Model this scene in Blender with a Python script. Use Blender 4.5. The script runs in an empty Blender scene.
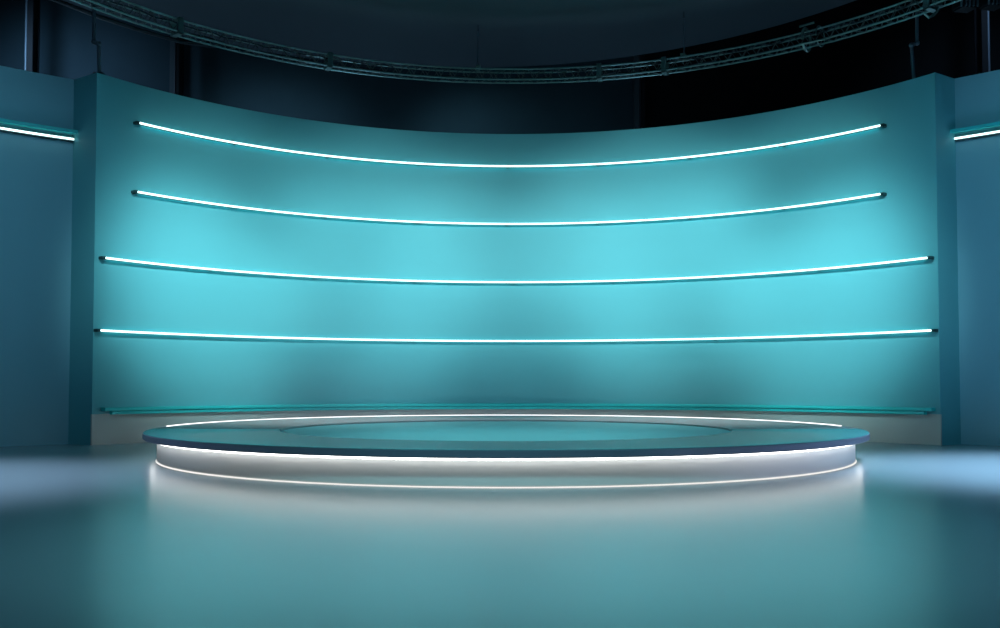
import bpy, bmesh, math, random
from mathutils import Vector, Matrix
random.seed(7)
C = bpy.context.scene
COL = C.collection
PI = math.pi

# ---------------------------------------------------------------- measures
F, CAM, PITCH, PY = 930.0, 0.75, 0.035, 352.4      # focal px, eye height, pitch, principal row
CX, CY, R = 0.2, 8.18, 6.27                        # centre and radius of the curved backdrop
TOP = 4.68
SX, SY, SR = 0.06, 10.47, 3.805                     # stage centre and radius
HS = 0.286
SKIRT = 3.672

def P(r, th, z, cx=CX, cy=CY):
    return Vector((cx + r*math.sin(th), cy + r*math.cos(th), z))

def angle_at(px, r, z, cx=CX, cy=CY, lo=-1.2, hi=1.2):
    """angle on the arc at which the photograph's column px meets it"""
    for _ in range(50):
        m = (lo+hi)/2
        p = P(r, m, z, cx, cy)
        d = p.y*math.cos(PITCH) + (z-CAM)*math.sin(PITCH)
        if 500 + F*p.x/d < px: lo = m
        else: hi = m
    return (lo+hi)/2

# ---------------------------------------------------------------- materials
def mat(name, col, rough=.5, metal=0, spec=.5, noise=0, nscale=6, bump=0, bscale=40, coat=0, stretch=None):
    m = bpy.data.materials.new(name); m.use_nodes = True
    n = m.node_tree; b = n.nodes['Principled BSDF']
    b.inputs['Base Color'].default_value = (*col, 1)
    b.inputs['Roughness'].default_value = rough
    b.inputs['Metallic'].default_value = metal
    b.inputs['Specular IOR Level'].default_value = spec
    b.inputs['Coat Weight'].default_value = coat
    tc = n.nodes.new('ShaderNodeTexCoord')
    vec = tc.outputs['Object']
    if stretch:
        mp = n.nodes.new('ShaderNodeMapping'); mp.inputs['Scale'].default_value = stretch
        n.links.new(vec, mp.inputs['Vector']); vec = mp.outputs['Vector']
    if noise:
        t = n.nodes.new('ShaderNodeTexNoise'); t.inputs['Scale'].default_value = nscale; t.inputs['Detail'].default_value = 4
        n.links.new(vec, t.inputs['Vector'])
        r = n.nodes.new('ShaderNodeMapRange')
        r.inputs['To Min'].default_value = 1-noise; r.inputs['To Max'].default_value = 1+noise
        n.links.new(t.outputs['Fac'], r.inputs['Value'])
        mx = n.nodes.new('ShaderNodeVectorMath'); mx.operation = 'SCALE'
        mx.inputs[0].default_value = col
        n.links.new(r.outputs['Result'], mx.inputs['Scale'])
        n.links.new(mx.outputs['Vector'], b.inputs['Base Color'])
    if bump:
        t = n.nodes.new('ShaderNodeTexNoise'); t.inputs['Scale'].default_value = bscale
        n.links.new(vec, t.inputs['Vector'])
        bp = n.nodes.new('ShaderNodeBump'); bp.inputs['Strength'].default_value = bump; bp.inputs['Distance'].default_value = .01
        n.links.new(t.outputs['Fac'], bp.inputs['Height']); n.links.new(bp.outputs['Normal'], b.inputs['Normal'])
    return m

def glow(name, col, s):
    m = bpy.data.materials.new(name); m.use_nodes = True
    n = m.node_tree; n.nodes.clear()
    o = n.nodes.new('ShaderNodeOutputMaterial'); e = n.nodes.new('ShaderNodeEmission')
    e.inputs['Color'].default_value = (*col, 1); e.inputs['Strength'].default_value = s
    n.links.new(e.outputs[0], o.inputs['Surface'])
    return m

M = dict(
    wall=mat('teal_paint', (.15, .475, .54), .55, spec=.25, noise=.015, nscale=3),
    side=mat('blue_teal_paint', (.26, .52, .62), .55, spec=.25, noise=.015, nscale=3),
    base=mat('pale_grey_paint', (.55, .56, .55), .5, spec=.3, noise=.02, nscale=4),
    rail=mat('turquoise_lacquer', (.035, .67, .68), .4, spec=.5),
    floor=mat('polished_studio_floor', (.26, .34, .38), .25, spec=.8, noise=.03, nscale=1.5),
    ring=mat('glossy_stage_ring', (.10, .34, .37), .15, spec=.5),
    ringreflect=mat('painted_reflection_ring', (.52, .56, .58), .55, spec=.2),  # rear ring: reflected wall foot and strip glow painted in as grey
    disc=mat('satin_stage_disc', (.22, .62, .66), .32, spec=.4, noise=.02, nscale=2),
    rim=mat('dark_blue_metal', (.20, .22, .30), .35, metal=.3, spec=.5),
    skirt=mat('white_satin', (.66, .67, .66), .4, spec=.4),
    led=glow('cool_white_led', (.70, 1, .98), 2.4),
    ledback=glow('cyan_led', (.12, .92, 1), 2.2),
    ledwhite=glow('neutral_white_led', (1, .985, .95), 6.5),
    ledbase=glow('soft_white_led', (1, .98, .93), .95),
    ledrear=glow('thin_white_led', (1, 1, 1), 1.8),
    housing=mat('dark_anodised', (.03, .07, .08), .4, metal=.3),
    lattice=mat('dull_truss_lattice', (.13, .16, .16), .45, metal=.6),
    truss=mat('brushed_truss_metal', (.24, .38, .37), .4, metal=.8, noise=.15, nscale=20),
    black=mat('black_rigging_steel', (.03, .035, .045), .5, metal=.4),
    hall=mat('navy_hall_wall', (.03, .055, .07), .8, spec=.2, noise=.18, nscale=1.2, bump=.3, bscale=8),
    trim=mat('grey_blue_trim', (.05, .07, .085), .7),
    halldark=mat('black_hall_wall', (.008, .010, .012), .85, spec=.1, noise=.2, nscale=2),
    ceil=mat('navy_ceiling', (.06, .075, .09), .85, spec=.1, noise=.12, nscale=.8, stretch=(1, .3, 1)),
    colblack=mat('black_column_paint', (.010, .012, .016), .6, spec=.2),
    column=mat('column_steel', (.11, .15, .19), .5, metal=.2),
)

# ---------------------------------------------------------------- helpers
def obj(name, bm, m, parent=None, smooth=35):
    me = bpy.data.meshes.new(name)
    bmesh.ops.recalc_face_normals(bm, faces=bm.faces)
    bm.to_mesh(me); bm.free()
    me.materials.append(m)
    if smooth:
        me.shade_smooth(); me.set_sharp_from_angle(angle=math.radians(smooth))
    o = bpy.data.objects.new(name, me); COL.objects.link(o)
    if parent:
        o.parent = parent
        o.matrix_parent_inverse = Matrix.Translation(-parent.location)
    return o

def thing(name, label, cat, loc=(0, 0, 0), group=None):
    o = bpy.data.objects.new(name, None); COL.objects.link(o)
    o.location = loc; o.empty_display_size = .1
    o['label'] = label; o['category'] = cat
    if group: o['group'] = group
    return o

def structure(name, bm, m, smooth=35):
    o = obj(name, bm, m, None, smooth); o['kind'] = 'structure'
    return o

def sweep(bm, prof, t0, t1, n, cx=CX, cy=CY):
    """sweep a closed (radius, z) outline round an upright axis"""
    full = abs(t1-t0) > 2*PI-1e-4
    rings = []
    for i in range(n if full else n+1):
        t = t0+(t1-t0)*i/n
        rings.append([bm.verts.new(P(r, t, z, cx, cy)) for r, z in prof])
    k = len(prof)
    for i in range(n if full else n):
        a, b = rings[i], rings[(i+1) % len(rings)]
        for j in range(k):
            bm.faces.new((a[j], a[(j+1) % k], b[(j+1) % k], b[j]))
    if not full:
        bm.faces.new(rings[0]); bm.faces.new(rings[-1][::-1])
    return bm

def rect(r0, r1, z0, z1, b=0):
    if not b: return [(r0, z0), (r1, z0), (r1, z1), (r0, z1)]
    return [(r0+b, z0), (r1-b, z0), (r1, z0+b), (r1, z1-b), (r1-b, z1), (r0+b, z1), (r0, z1-b), (r0, z0+b)]

def circ(r, z, a, n=10):
    return [(r+a*math.cos(2*PI*i/n), z+a*math.sin(2*PI*i/n)) for i in range(n)]

def tube(bm, pts, rad, n=10):
    pts = [Vector(p) for p in pts]; rings = []
    up = Vector((0, 0, 1))
    for i, p in enumerate(pts):
        d = (pts[min(i+1, len(pts)-1)]-pts[max(i-1, 0)]).normalized()
        s = d.cross(up)
        if s.length < .05: s = d.cross(Vector((1, 0, 0)))
        s.normalize(); u = s.cross(d).normalized()
        rings.append([bm.verts.new(p+rad*(math.cos(2*PI*k/n)*s+math.sin(2*PI*k/n)*u)) for k in range(n)])
    for a, b in zip(rings, rings[1:]):
        for k in range(n): bm.faces.new((a[k], a[(k+1) % n], b[(k+1) % n], b[k]))
    bm.faces.new(rings[0][::-1]); bm.faces.new(rings[-1])
    return bm

def box(bm, c, s, rot=0, bev=0):
    r = bmesh.ops.create_cube(bm, size=1, matrix=Matrix.Translation(c) @ Matrix.Rotation(rot, 4, 'Z') @ Matrix.Diagonal((*s, 1)))
    if bev:
        es = list({e for v in r['verts'] for e in v.link_edges})
        bmesh.ops.bevel(bm, geom=es, offset=bev, segments=2, affect='EDGES')
    return bm

NEW = bmesh.new

# ---------------------------------------------------------------- floor and hall
bm = NEW(); box(bm, (-2.7, 5.2, -.05), (35.2, 26.2, .1)); structure('floor', bm, M['floor'], 0)

# ceiling slab whose back edge is curved
ZC = 6.4
def on_ceiling(px, py):
    y = F*(ZC-CAM)/(385-py); return Vector(((px-500)/F*y, y))
a, b_, c = on_ceiling(250, 46), on_ceiling(500, 64), on_ceiling(848, 0)
def circle3(a, b, c):
    d = 2*(a.x*(b.y-c.y)+b.x*(c.y-a.y)+c.x*(a.y-b.y))
    ux = (a.dot(a)*(b.y-c.y)+b.dot(b)*(c.y-a.y)+c.dot(c)*(a.y-b.y))/d
    uy = (a.dot(a)*(c.x-b.x)+b.dot(b)*(a.x-c.x)+c.dot(c)*(b.x-a.x))/d
    return Vector((ux, uy)), (a-Vector((ux, uy))).length
cc, cr = circle3(a, b_, c)
bm = NEW(); N = 96
lo = []; hi = []
edge = [(cc.x+cr*math.sin(t), cc.y+cr*math.cos(t)) for t in [(-1.25+2.5*i/N) for i in range(N+1)]]
outl = [(-20, -8), (-20, edge[0][1])] + edge + [(14.5, edge[-1][1]), (14.5, -8)]
lo = [bm.verts.new((x, y, ZC)) for x, y in outl]; hi = [bm.verts.new((x, y, ZC+.3)) for x, y in outl]
bm.faces.new(lo); bm.faces.new(hi[::-1])
for i in range(len(lo)):
    j = (i+1) % len(lo); bm.faces.new((lo[i], lo[j], hi[j], hi[i]))
structure('ceiling', bm, M['ceil'], 0)

bm = NEW(); box(bm, (-8.6, 18.1, 4.8), (22.8, .2, 9.8)); structure('wall_back', bm, M['hall'], 0)
bm = NEW(); box(bm, (8.72, 17.9, 4.8), (11.96, .3, 9.8)); structure('wall_back_right', bm, M['halldark'], 0)
bm = NEW(); box(bm, (-20.1, 5, 4.8), (.2, 26, 9.8)); structure('wall_left', bm, M['hall'], 0)
bm = NEW(); box(bm, (14.6, 5, 4.8), (.2, 26, 9.8)); structure('wall_right', bm, M['halldark'], 0)

# upright hall columns seen over the backdrop: (px, width px, depth)
def column(px, w, y, label, flange, flange_lit=True):
    x = (px-500)/F*(y+.19); w = w/F*y
    t = thing('hall_column', label, 'column', (x, y, 0), None)
    bm = NEW(); box(bm, (x, y, 4.75), (w*.35, .22, 9.5), 0, .01); obj('web', bm, M['colblack'], t)
    bm = NEW(); box(bm, (x, y-.12, 4.75), (w, .03, 9.5), 0, .006); obj('flange', bm, M['colblack'], t)
    bm = NEW(); box(bm, (x, y+.12, 4.75), (w, .03, 9.5), 0, .006); obj('flange', bm, M['colblack'], t)
    bm = NEW(); tube(bm, [(x+flange*(w/2+.03), y-.1, 0), (x+flange*(w/2+.03), y-.1, 9.5)], .022); obj('conduit', bm, M['column'] if flange_lit else M['black'], t)
    return t
column(32.7, 6, 17.2, 'dark steel column behind the left side panel, near the frame\'s left edge', -1)
column(180, 3, 17.6, 'slim dark column over the left third of the curved wall', -1, False)
column(642.5, 3, 17.4, 'dark column behind the curved wall where navy wall turns black', -1, False)
column(981.5, 6, 16.6, 'dark column with pale blue edge above the right side panel', 1)
bm = NEW(); box(bm, ((173.5-500)/F*18.0, 17.9, 4.75), (.15, .2, 9.5)); structure('trim_1', bm, M['trim'], 0)
bm = NEW(); box(bm, ((637-500)/F*18.0, 17.8, 4.75), (.13, .2, 9.5)); structure('trim_2', bm, M['trim'], 0)

# ---------------------------------------------------------------- curved backdrop
tl, tr = angle_at(96.5, R, 4.6), angle_at(935.5, R, 4.6)
tl = (tl + angle_at(92, R, 0))/2; tr = (tr+angle_at(940.5, R, 0))/2
THICK = .50
bd = thing('curved_backdrop', 'tall curved teal studio wall behind the round stage', 'studio backdrop', (CX, CY+R, 0))
bm = NEW(); sweep(bm, [(R, .385), (R+.025, .385), (R+.025, 0), (R+THICK, 0), (R+THICK, TOP), (R, TOP)], tl, tr, 180); obj('panel', bm, M['wall'], bd)
bm = NEW(); sweep(bm, rect(R, R+.024, 0, .384), tl, tr, 180); o = obj('skirting', bm, M['base'], bd)
o['label'] = 'pale grey lower band'

# side backdrops: arcs set back from the main wall, with a lit shelf each
ZS = 3.89
def arc_through(a, b, r, sgn):
    """centre and start angle of the arc of radius r from a through b, bulging away from the camera"""
    m = (a+b)/2; d = (b-a); h = math.sqrt(r*r-d.length_squared/4)
    n_ = Vector((-d.y, d.x, 0)).normalized()
    if n_.y > 0: n_ = -n_
    c_ = m + n_*h
    return c_.x, c_.y, math.atan2(a.x-c_.x, a.y-c_.y)
def ground(px, top_y):
    """point under the wall top seen at this place in the photograph"""
    k = (PY-top_y)/F; h = TOP-CAM; c_, s_ = math.cos(PITCH), math.sin(PITCH)
    y = h*(c_-k*s_)/(k*c_+s_); d = y*c_+h*s_
    return Vector(((px-500)/F*d, y, 0))
def side(a, b, sgn, label, shelf_label, light_label):
    r = 8.0
    cx, cy, t0 = arc_through(a, b, r, sgn)
    t1 = t0+sgn*.75; t0 -= sgn*.004
    def P(r, t, z): return Vector((cx+r*math.sin(t), cy+r*math.cos(t), z))
    def sweep(bm, prof, t0, t1, n): return globals()['sweep'](bm, prof, t0, t1, n, cx, cy)
    n = 90
    t = thing('side_backdrop', label, 'studio backdrop', tuple(P(r, t0, 0)), 'side panels of the studio set')
    bm = NEW(); sweep(bm, rect(r, r+.3, 0, TOP), t0, t1, n); obj('panel', bm, M['side'], t)
    s = thing('wall_shelf', shelf_label, 'shelf', tuple(P(r, t0, ZS)), 'slim shelves over the side light bars')
    bm = NEW(); sweep(bm, rect(r-.13, r, ZS+.075, ZS+.10, .004), t0, t1, n); obj('shelf_board', bm, M['rail'], s)
    bm = NEW(); sweep(bm, rect(r-.14, r-.13, ZS+.06, ZS+.105, .002), t0, t1, n); obj('front_lip', bm, M['rail'], s)
    l = thing('led_light_bar', light_label, 'light', tuple(P(r, t0, ZS)), 'white LED light bars on the studio set')
    e = math.copysign(.004, t1-t0)
    bm = NEW(); sweep(bm, rect(r-.05, r, ZS-.025, ZS+.025, .004), t0+e, t1, n); obj('housing', bm, M['housing'], l)
    bm = NEW(); sweep(bm, rect(r-.075, r-.05, ZS-.012, ZS+.012, .005), t0+e, t1, n); obj('diffuser', bm, M['led'], l)
side(P(R+.49, tl, 0), ground(0, 65.5), -1, 'dark blue-teal side wall panel at the left edge, set back from the curved wall',
     'slim teal shelf on the left side wall, above its light bar', 'white light bar on the left side wall panel')
side(P(R+.43, tr, 0), ground(1000, 69.5), 1, 'dark blue-teal side wall panel at the right edge, set back from the curved wall',
     'slim teal shelf on the right side wall, above its light bar', 'white light bar on the right side wall panel')

# four light bars on the curved wall
bars = [(4.155, 140, 880, 'topmost of the four curved white light bars on the teal wall'),
        (3.251, 138, 880, 'second from top of the four curved light bars on the teal wall'),
        (2.343, 106, 927, 'third from top of the four curved light bars on the teal wall'),
        (1.430, 101, 931, 'lowest of the four curved white light bars on the teal wall')]
for z, x0, x1, lab in bars:
    rr = R-.08
    a0, a1 = angle_at(x0, rr, z), angle_at(x1, rr, z)
    g = .055/rr
    l = thing('led_light_bar', lab, 'light', tuple(P(R, 0, z)), 'white LED light bars on the studio set')
    bm = NEW(); sweep(bm, rect(R-.070, R-.035, z-.018, z+.018, .004), a0-.004, a1+.005, 160); obj('housing', bm, M['housing'], l)
    bm = NEW(); sweep(bm, rect(R-.088, R-.070, z-.0135, z+.0135, .006), a0, a1, 160); obj('diffuser', bm, M['led'], l)
    bm = NEW(); sweep(bm, rect(R-.035, R-.031, z-.016, z+.018), a0+.01, a1-.01, 160)
    o = obj('back_light', bm, M['ledback'], l); o['label'] = 'cyan strip facing the wall'
    for a in (a0-.005, a1+.005):
        bm = NEW(); sweep(bm, rect(R-.089, R, z-.018, z+.018, .004), a-.003, a+.003, 2); obj('end_cap', bm, M['housing'], l)
    for k in range(1, 8):
        a = a0+(a1-a0)*k/8
        bm = NEW(); sweep(bm, rect(R-.036, R, z-.012, z+.012), a-.003, a+.003, 1); obj('bracket', bm, M['housing'], l, 0)

# turquoise double rail along the foot of the wall
ra0, ra1 = angle_at(101, R, .45), angle_at(935.5, R, .45)
rb0, rb1 = angle_at(109.5, R, .4), angle_at(927, R, .4)
rt = thing('wall_rail', 'long turquoise double rail low on the curved wall, just above the grey band', 'rail', tuple(P(R, 0, .4)))
bm = NEW(); sweep(bm, rect(R-.09, R, .424, .466, .005), ra0, ra1, 170); obj('upper_rail', bm, M['rail'], rt)
bm = NEW(); sweep(bm, rect(R-.065, R, .376, .421, .005), rb0, rb1, 170); obj('lower_rail', bm, M['rail'], rt)

# ---------------------------------------------------------------- stage
st = thing('round_stage', 'large low round stage with glowing white edges in front of the curved wall', 'stage', (SX, SY, 0))
S = dict(cx=SX, cy=SY); NS = 256; RD = 2.46
def lathe(name, prof, m, t0=0, t1=2*PI, n=NS, label=None):
    bm = NEW(); sweep(bm, prof, t0, t1, n, SX, SY); o = obj(name, bm, m, st)
    if label: o['label'] = label
    return o
lathe('skirt', rect(SKIRT-.08, SKIRT, .012, HS-.06), M['skirt'], label='off-white curved base')
lathe('rim', rect(SR-.3, SR, HS-.062, HS-.004, .006), M['rim'], label='dark blue metal edge')
DY = SY-.37; RD = 2.38; JT = math.radians(98)            # the centre disc sits a little towards the front
def ring_part(t0, t1, m, label):
    bm = NEW(); n = 180; rows = []
    for i in range(n+1):
        t = t0+(t1-t0)*i/n
        rows.append([bm.verts.new(p) for p in (P(RD, t, HS-.03, SX, DY), P(SR-.006, t, HS-.0035, SX, SY), P(SR-.010, t, HS, SX, SY),
                                                P(RD+.006, t, HS, SX, DY), P(RD, t, HS-.004, SX, DY))])
    for a, b in zip(rows, rows[1:]):
        for k in range(5): bm.faces.new((a[k], a[(k+1) % 5], b[(k+1) % 5], b[k]))
    bm.faces.new(rows[0]); bm.faces.new(rows[-1][::-1])
    o = obj('top_ring', bm, m, st); o['label'] = label
ring_part(JT, 2*PI-JT, M['ring'], 'glossy teal front of the outer ring')
ring_part(-JT, JT, M['ringreflect'], 'rear of the outer ring, reflection painted in pale grey')
bm = NEW()
vs = [bm.verts.new(P(RD, 2*PI*i/NS, HS-.022, SX, DY)) for i in range(NS)]
ws = [bm.verts.new(P(RD, 2*PI*i/NS, HS-.06, SX, DY)) for i in range(NS)]
bm.faces.new(vs); bm.faces.new(ws[::-1])
for i in range(NS): bm.faces.new((vs[i], ws[i], ws[(i+1) % NS], vs[(i+1) % NS]))
o = obj('centre_disc', bm, M['disc'], st); o['label'] = 'satin teal centre disc'
lathe('rim_light', circ(SKIRT+.050, HS-.062-.010, .0095, 12), M['ledwhite'], label='bright white strip under the rim')
lathe('base_light', rect(SKIRT-.04, SKIRT+.010, .0005, .0055, .001), M['ledbase'], label='soft white strip at floor level')
e0, e1 = angle_at(167, SR-.03, HS, SX, SY, -1.93, 0), angle_at(841, SR-.03, HS, SX, SY, 0, 1.93)
lathe('rear_light', rect(SR-.045, SR-.022, HS-.002, HS+.010, .002), M['ledrear'], e0, e1, 160, 'thin white strip round the far edge')

# ---------------------------------------------------------------- ring truss
TZ, TH, RT = 5.60, .082, R
tt = thing('lighting_truss', 'curved metal box truss hanging over the top of the teal wall', 'truss', tuple(P(RT, 0, TZ)))
T0, T1 = -1.35, 1.22
corners = [(RT-TH, TZ-TH), (RT+TH, TZ-TH), (RT+TH, TZ+TH), (RT-TH, TZ+TH)]
for r_, z_ in corners:
    bm = NEW(); sweep(bm, circ(r_, z_, .015, 8), T0, T1, 180); obj('chord', bm, M['truss'], tt)
nb = 150
for k in range(4):
    (ra, za), (rb, zb) = corners[k], corners[(k+1) % 4]
    bm = NEW()
    for i in range(nb):
        t, t2 = T0+(T1-T0)*i/nb, T0+(T1-T0)*(i+1)/nb
        p, q = (P(ra, t, za), P(rb, t2, zb)) if i % 2 else (P(rb, t, zb), P(ra, t2, za))
        tube(bm, [p, q], .0065, 6)
    obj('lattice', bm, M['lattice'], tt)
def frame(bm, t, dt, e):
    h = TH+e
    for r0, r1, z0, z1 in ((RT-h, RT-h+.03, TZ-h, TZ+h), (RT+h-.03, RT+h, TZ-h, TZ+h), (RT-h, RT+h, TZ-h, TZ-h+.03), (RT-h, RT+h, TZ+h-.03, TZ+h)):
        sweep(bm, rect(r0, r1, z0, z1), t-dt, t+dt, 1)
for px in (599, 664, 180, 330, 927):
    bm = NEW(); frame(bm, angle_at(px, RT-TH, TZ), .006, .03); obj('joint_plate', bm, M['truss'], tt, 0)
# cables strapped along the truss
for dr, dz, ra_, T_0, T_1, am in ((-.03, -.07, .014, -1.2, -.15, .012), (.03, -.03, .012, -1.2, .9, .015), (-.06, .03, .010, -1.2, -.3, .01), (.0, .07, .012, .1, 1.1, .02)):
    bm = NEW()
    pts = [P(RT+dr+am*math.sin(i*.9), T_0+(T_1-T_0)*i/120, TZ+dz+am*math.sin(i*.55)) for i in range(121)]
    tube(bm, pts, ra_, 8); obj('cable', bm, M['black'], tt)

# hoop clamp round the truss
t_ = angle_at(804, RT-TH, TZ)
hc = thing('hoop_clamp', 'rounded hoop clamp gripping the truss on the right', 'clamp', tuple(P(RT, t_, TZ)))
for dt, a_, b2, rr_ in ((0, .145, .155, .020), (.032, .14, .14, .009)):
    bm = NEW(); pts = []
    for i in range(33):
        an = -PI*.80+2*PI*.93*i/32
        pts.append(P(RT+a_*math.cos(an), t_+dt, TZ+b2*math.sin(an)))
    tube(bm, pts, rr_, 10); obj('hoop', bm, M['truss'], hc)
bm = NEW(); tube(bm, [P(RT-.06, t_-.012, TZ+.19), P(RT-.02, t_+.02, TZ+.21)], .016); obj('hook', bm, M['truss'], hc)
bm = NEW(); tube(bm, [P(RT-.16, t_-.005, TZ-.10), P(RT-.16, t_+.055, TZ-.12)], .012); obj('bolt', bm, M['truss'], hc)

# hanger rods from the ceiling to the truss
for px, lab in ((478, 'thin hanger rod holding the truss near its lowest point'), (684, 'thin hanger rod holding the truss right of its joint plates')):
    t = angle_at(px, RT, TZ+.4)
    h = thing('hanger_rod', lab, 'hanger rod', tuple(P(RT, t, TZ)), 'hanger rods of the truss')
    bm = NEW(); tube(bm, [P(RT, t, TZ+.11), P(RT, t, TZ+.70)], .013); obj('rod', bm, M['column'], h)
    bm = NEW(); tube(bm, [P(RT, t, TZ+.68), P(RT, t, ZC)], .006); obj('wire', bm, M['black'], h)
    bm = NEW(); sweep(bm, rect(RT-.11, RT+.11, TZ+.105, TZ+.13), t-.006, t+.006, 1); obj('bracket', bm, M['truss'], h, 0)

# cranked support pipes from the truss down to the wall ends
def world(px, py, y):
    c_, s_ = math.cos(PITCH), math.sin(PITCH)
    k = (PY-py)/F
    h = y*(k*c_+s_)/(c_-k*s_)
    d = y*c_+h*s_
    return Vector(((px-500)/F*d, y, CAM+h))
def crank(p, y, lab):
    pts = [world(a, b, y) for a, b in p]; pts[-1].z = TOP+.01
    t = thing('support_pipe', lab, 'pipe', tuple(pts[-1]), 'cranked support pipes over the wall ends')
    bm = NEW(); tube(bm, pts[:2], .022); obj('upper_pipe', bm, M['column'], t)
    bm = NEW(); tube(bm, pts[1:3], .026); obj('elbow', bm, M['column'], t)
    bm = NEW(); tube(bm, pts[2:], .022); obj('lower_pipe', bm, M['column'], t)
    for q in (pts[1], pts[2]):
        bm = NEW(); bmesh.ops.create_icosphere(bm, subdivisions=3, radius=.034, matrix=Matrix.Translation(q)); obj('coupler', bm, M['column'], t)
    f = pts[-1]; bm = NEW(); box(bm, (f.x, f.y, f.z+.005), (.12, .12, .02)); obj('base_plate', bm, M['black'], t)
yl = P(R+.08, tl+.012, 0).y; yr = P(R+.06, tr-.07, 0).y
pl = P(R+.08, tl+.012, 0); 
dl = lambda y, x: x
crank([(94, 2), (94, 42), (98.5, 44), (99.5, 75)], yl, 'cranked dark pipe standing on the left end of the curved wall')
crank([(917, 12), (917, 43), (911.5, 45), (914, 76)], yr, 'cranked dark pipe standing near the right end of the curved wall')

# sagging pipe under the left of the truss
bm = NEW(); tube(bm, [world(40, -6, 11.6), world(66, 4, 11.8), world(100, 17, 12.1), world(140, 30, 12.6), world(182, 42, 13.1), world(215, 46, 13.3)], .03)
o = obj('cable_pipe', bm, M['black']); o['label'] = 'dark pipe slanting just below the truss at upper left'; o['category'] = 'pipe'

# hanging cable loop and lamps at the upper right
ys = 11.6
bm = NEW(); tube(bm, [world(x, y, ys) for x, y in ((948, -6), (942, 2), (939, 9), (934, 15), (929, 17.5), (925, 14), (925, 8), (929, 2))], .018)
o = obj('cable_loop', bm, M['truss']); o['label'] = 'loop of cable sagging from the right end of the truss'; o['category'] = 'cable'
def lamp(px, py, lab):
    p = world(px, py, ys)
    t = thing('stage_light', lab, 'stage light', tuple(p), 'stage lights at the upper right')
    bm = NEW(); box(bm, p, (.24, .22, .28), .2, .02); obj('lamp_body', bm, M['colblack'], t)
    for k in range(5):
        bm = NEW(); box(bm, p+Vector((-.10+.05*k, -.115, 0)), (.012, .03, .28), .2); obj('fin', bm, M['column'], t)
    bm = NEW(); tube(bm, [p+Vector((0, 0, .15)), Vector((p.x, p.y, ZC))], .02); obj('mount_pole', bm, M['black'], t)
lamp(965, -1, 'finned black stage light hanging left of its neighbour, above right panel')
lamp(992, -3, 'finned black stage light hanging nearest the upper right corner')

# ---------------------------------------------------------------- lights
def spot(name, loc, target, power, col, size, blend=1, rad=.45):
    l = bpy.data.lights.new(name, 'SPOT'); l.energy = power; l.color = col
    l.spot_size = math.radians(size); l.spot_blend = blend; l.shadow_soft_size = rad
    o = bpy.data.objects.new(name, l); COL.objects.link(o); o.location = loc
    o.rotation_euler = (Vector(target)-Vector(loc)).to_track_quat('-Z', 'Y').to_euler()
    return o
def wall_point(px, z):
    return P(R, angle_at(px, R, z), z)
CY_ = (.54, .98, 1)
for px, z, pw, sz in ((228, 3.0, 750, 28), (200, 1.95, 2500, 24), (380, 2.9, 1000, 30), (375, 2.3, 1300, 25), (465, 2.3, 900, 25), (565, 2.3, 900, 25), (510, 3.3, 450, 24),
                      (645, 2.9, 1300, 30), (665, 2.3, 1400, 25), (795, 3.1, 750, 28), (830, 1.85, 2600, 24)):
    p = wall_point(px, z)
    s = Vector((CX+(p.x-CX)*.35, 6.0, 6.0))
    spot('wash_spot', s, p, pw*1.3, CY_, sz)
# blue-white pools on the floor beside the stage
spot('floor_spot_right', (5.2, 7.8, 6.2), (5.3, 8.0, 0), 5600, (.50, .74, 1), 52)
spot('floor_spot_left', (-4.8, 7.0, 6.2), (-4.9, 7.2, 0), 2400, (.60, .76, 1), 50)
spot('rear_ring_fill', (-2.0, 12.4, 6.2), (-2.0, 12.3, .3), 560, (1, .98, .96), 48)  # added lamp, unseen, only to brighten the grey rear ring
spot('rear_ring_fill', (2.1, 12.4, 6.2), (2.1, 12.3, .3), 560, (1, .98, .96), 48)  # its twin on the right, likewise added for the rear ring
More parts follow.
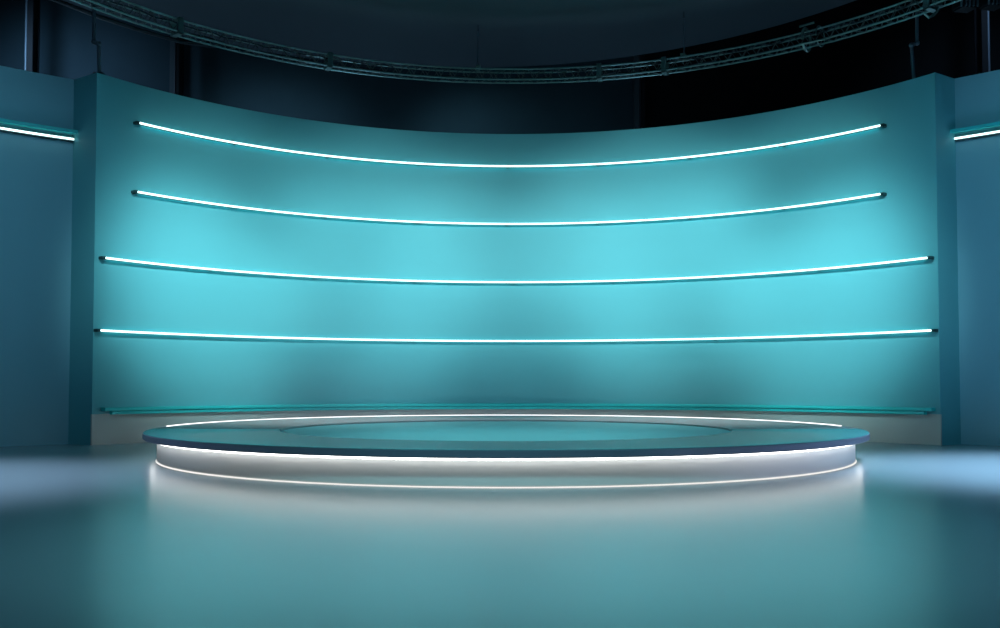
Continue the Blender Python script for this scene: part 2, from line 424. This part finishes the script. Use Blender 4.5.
# unseen spots added to brighten stage, front floor, rim, side panels, hall, ceiling
spot('stage_fill', (0, 8, 6.1), (.06, 9.2, .3), 700, (.50, .95, 1), 40)
spot('front_fill', (0, 1.5, 6.1), (0, 5.2, 0), 1150, (.34, .92, 1), 52)
spot('rim_fill_right', (7.5, .5, 1.3), (2.8, 8.2, .25), 900, (.58, .68, 1), 28)
spot('hall_fill_left', (-8.8, 15.4, 7.2), (-8.4, 18, 5.6), 230, (.36, .66, 1), 120)
spot('hall_fill_centre', (-1.2, 15.9, 6.2), (-.3, 18, 4.5), 110, (.40, .80, 1), 112)
spot('hall_fill_middle', (-4.6, 15.5, 6.2), (-4.4, 18, 4.5), 160, (.40, .75, 1), 112)
spot('hall_fill_right', (8.5, 14.5, 8.6), (9.4, 17, 5.5), 160, (.40, .65, 1), 90)
spot('side_fill_left', (-2, 6, 6.0), (-6.9, 10.2, 2.6), 330, (.30, .75, 1), 60)
spot('side_fill_right', (2.5, 6, 6.0), (6.9, 10.4, 2.6), 340, (.25, .78, 1), 60)
for loc, pw in (((-6.2, 13.6, 3.4), 60), ((-2.4, 15.9, 3.2), 50), ((2.2, 16.0, 3.2), 42), ((6.2, 13.8, 3.4), 26)):
    spot('ceiling_fill', loc, (loc[0]*.9, loc[1]-.3, 6.4), pw*1.3, (.40, .72, 1), 150)

w = bpy.data.worlds.new('World'); C.world = w; w.use_nodes = True
w.node_tree.nodes['Background'].inputs['Color'].default_value = (.25, .45, .60, 1)
w.node_tree.nodes['Background'].inputs['Strength'].default_value = .035

# ---------------------------------------------------------------- camera
cam = bpy.data.cameras.new('Camera'); co = bpy.data.objects.new('Camera', cam); COL.objects.link(co)
co.location = (0, 0, CAM); co.rotation_euler = (PI/2+PITCH, 0, 0)
cam.sensor_width = 36; cam.lens = 36*F/1000; cam.shift_y = (PY-314)/1000
cam.clip_end = 100
C.camera = co
vs_ = C.view_settings
C.display_settings.display_device = 'sRGB'
vs_.view_transform = 'Standard'; vs_.look = 'None'; vs_.exposure = 0; vs_.gamma = 1; vs_.use_curve_mapping = False
C.cycles.use_denoising = True
C.cycles.max_bounces = 8; C.cycles.sample_clamp_indirect = 4
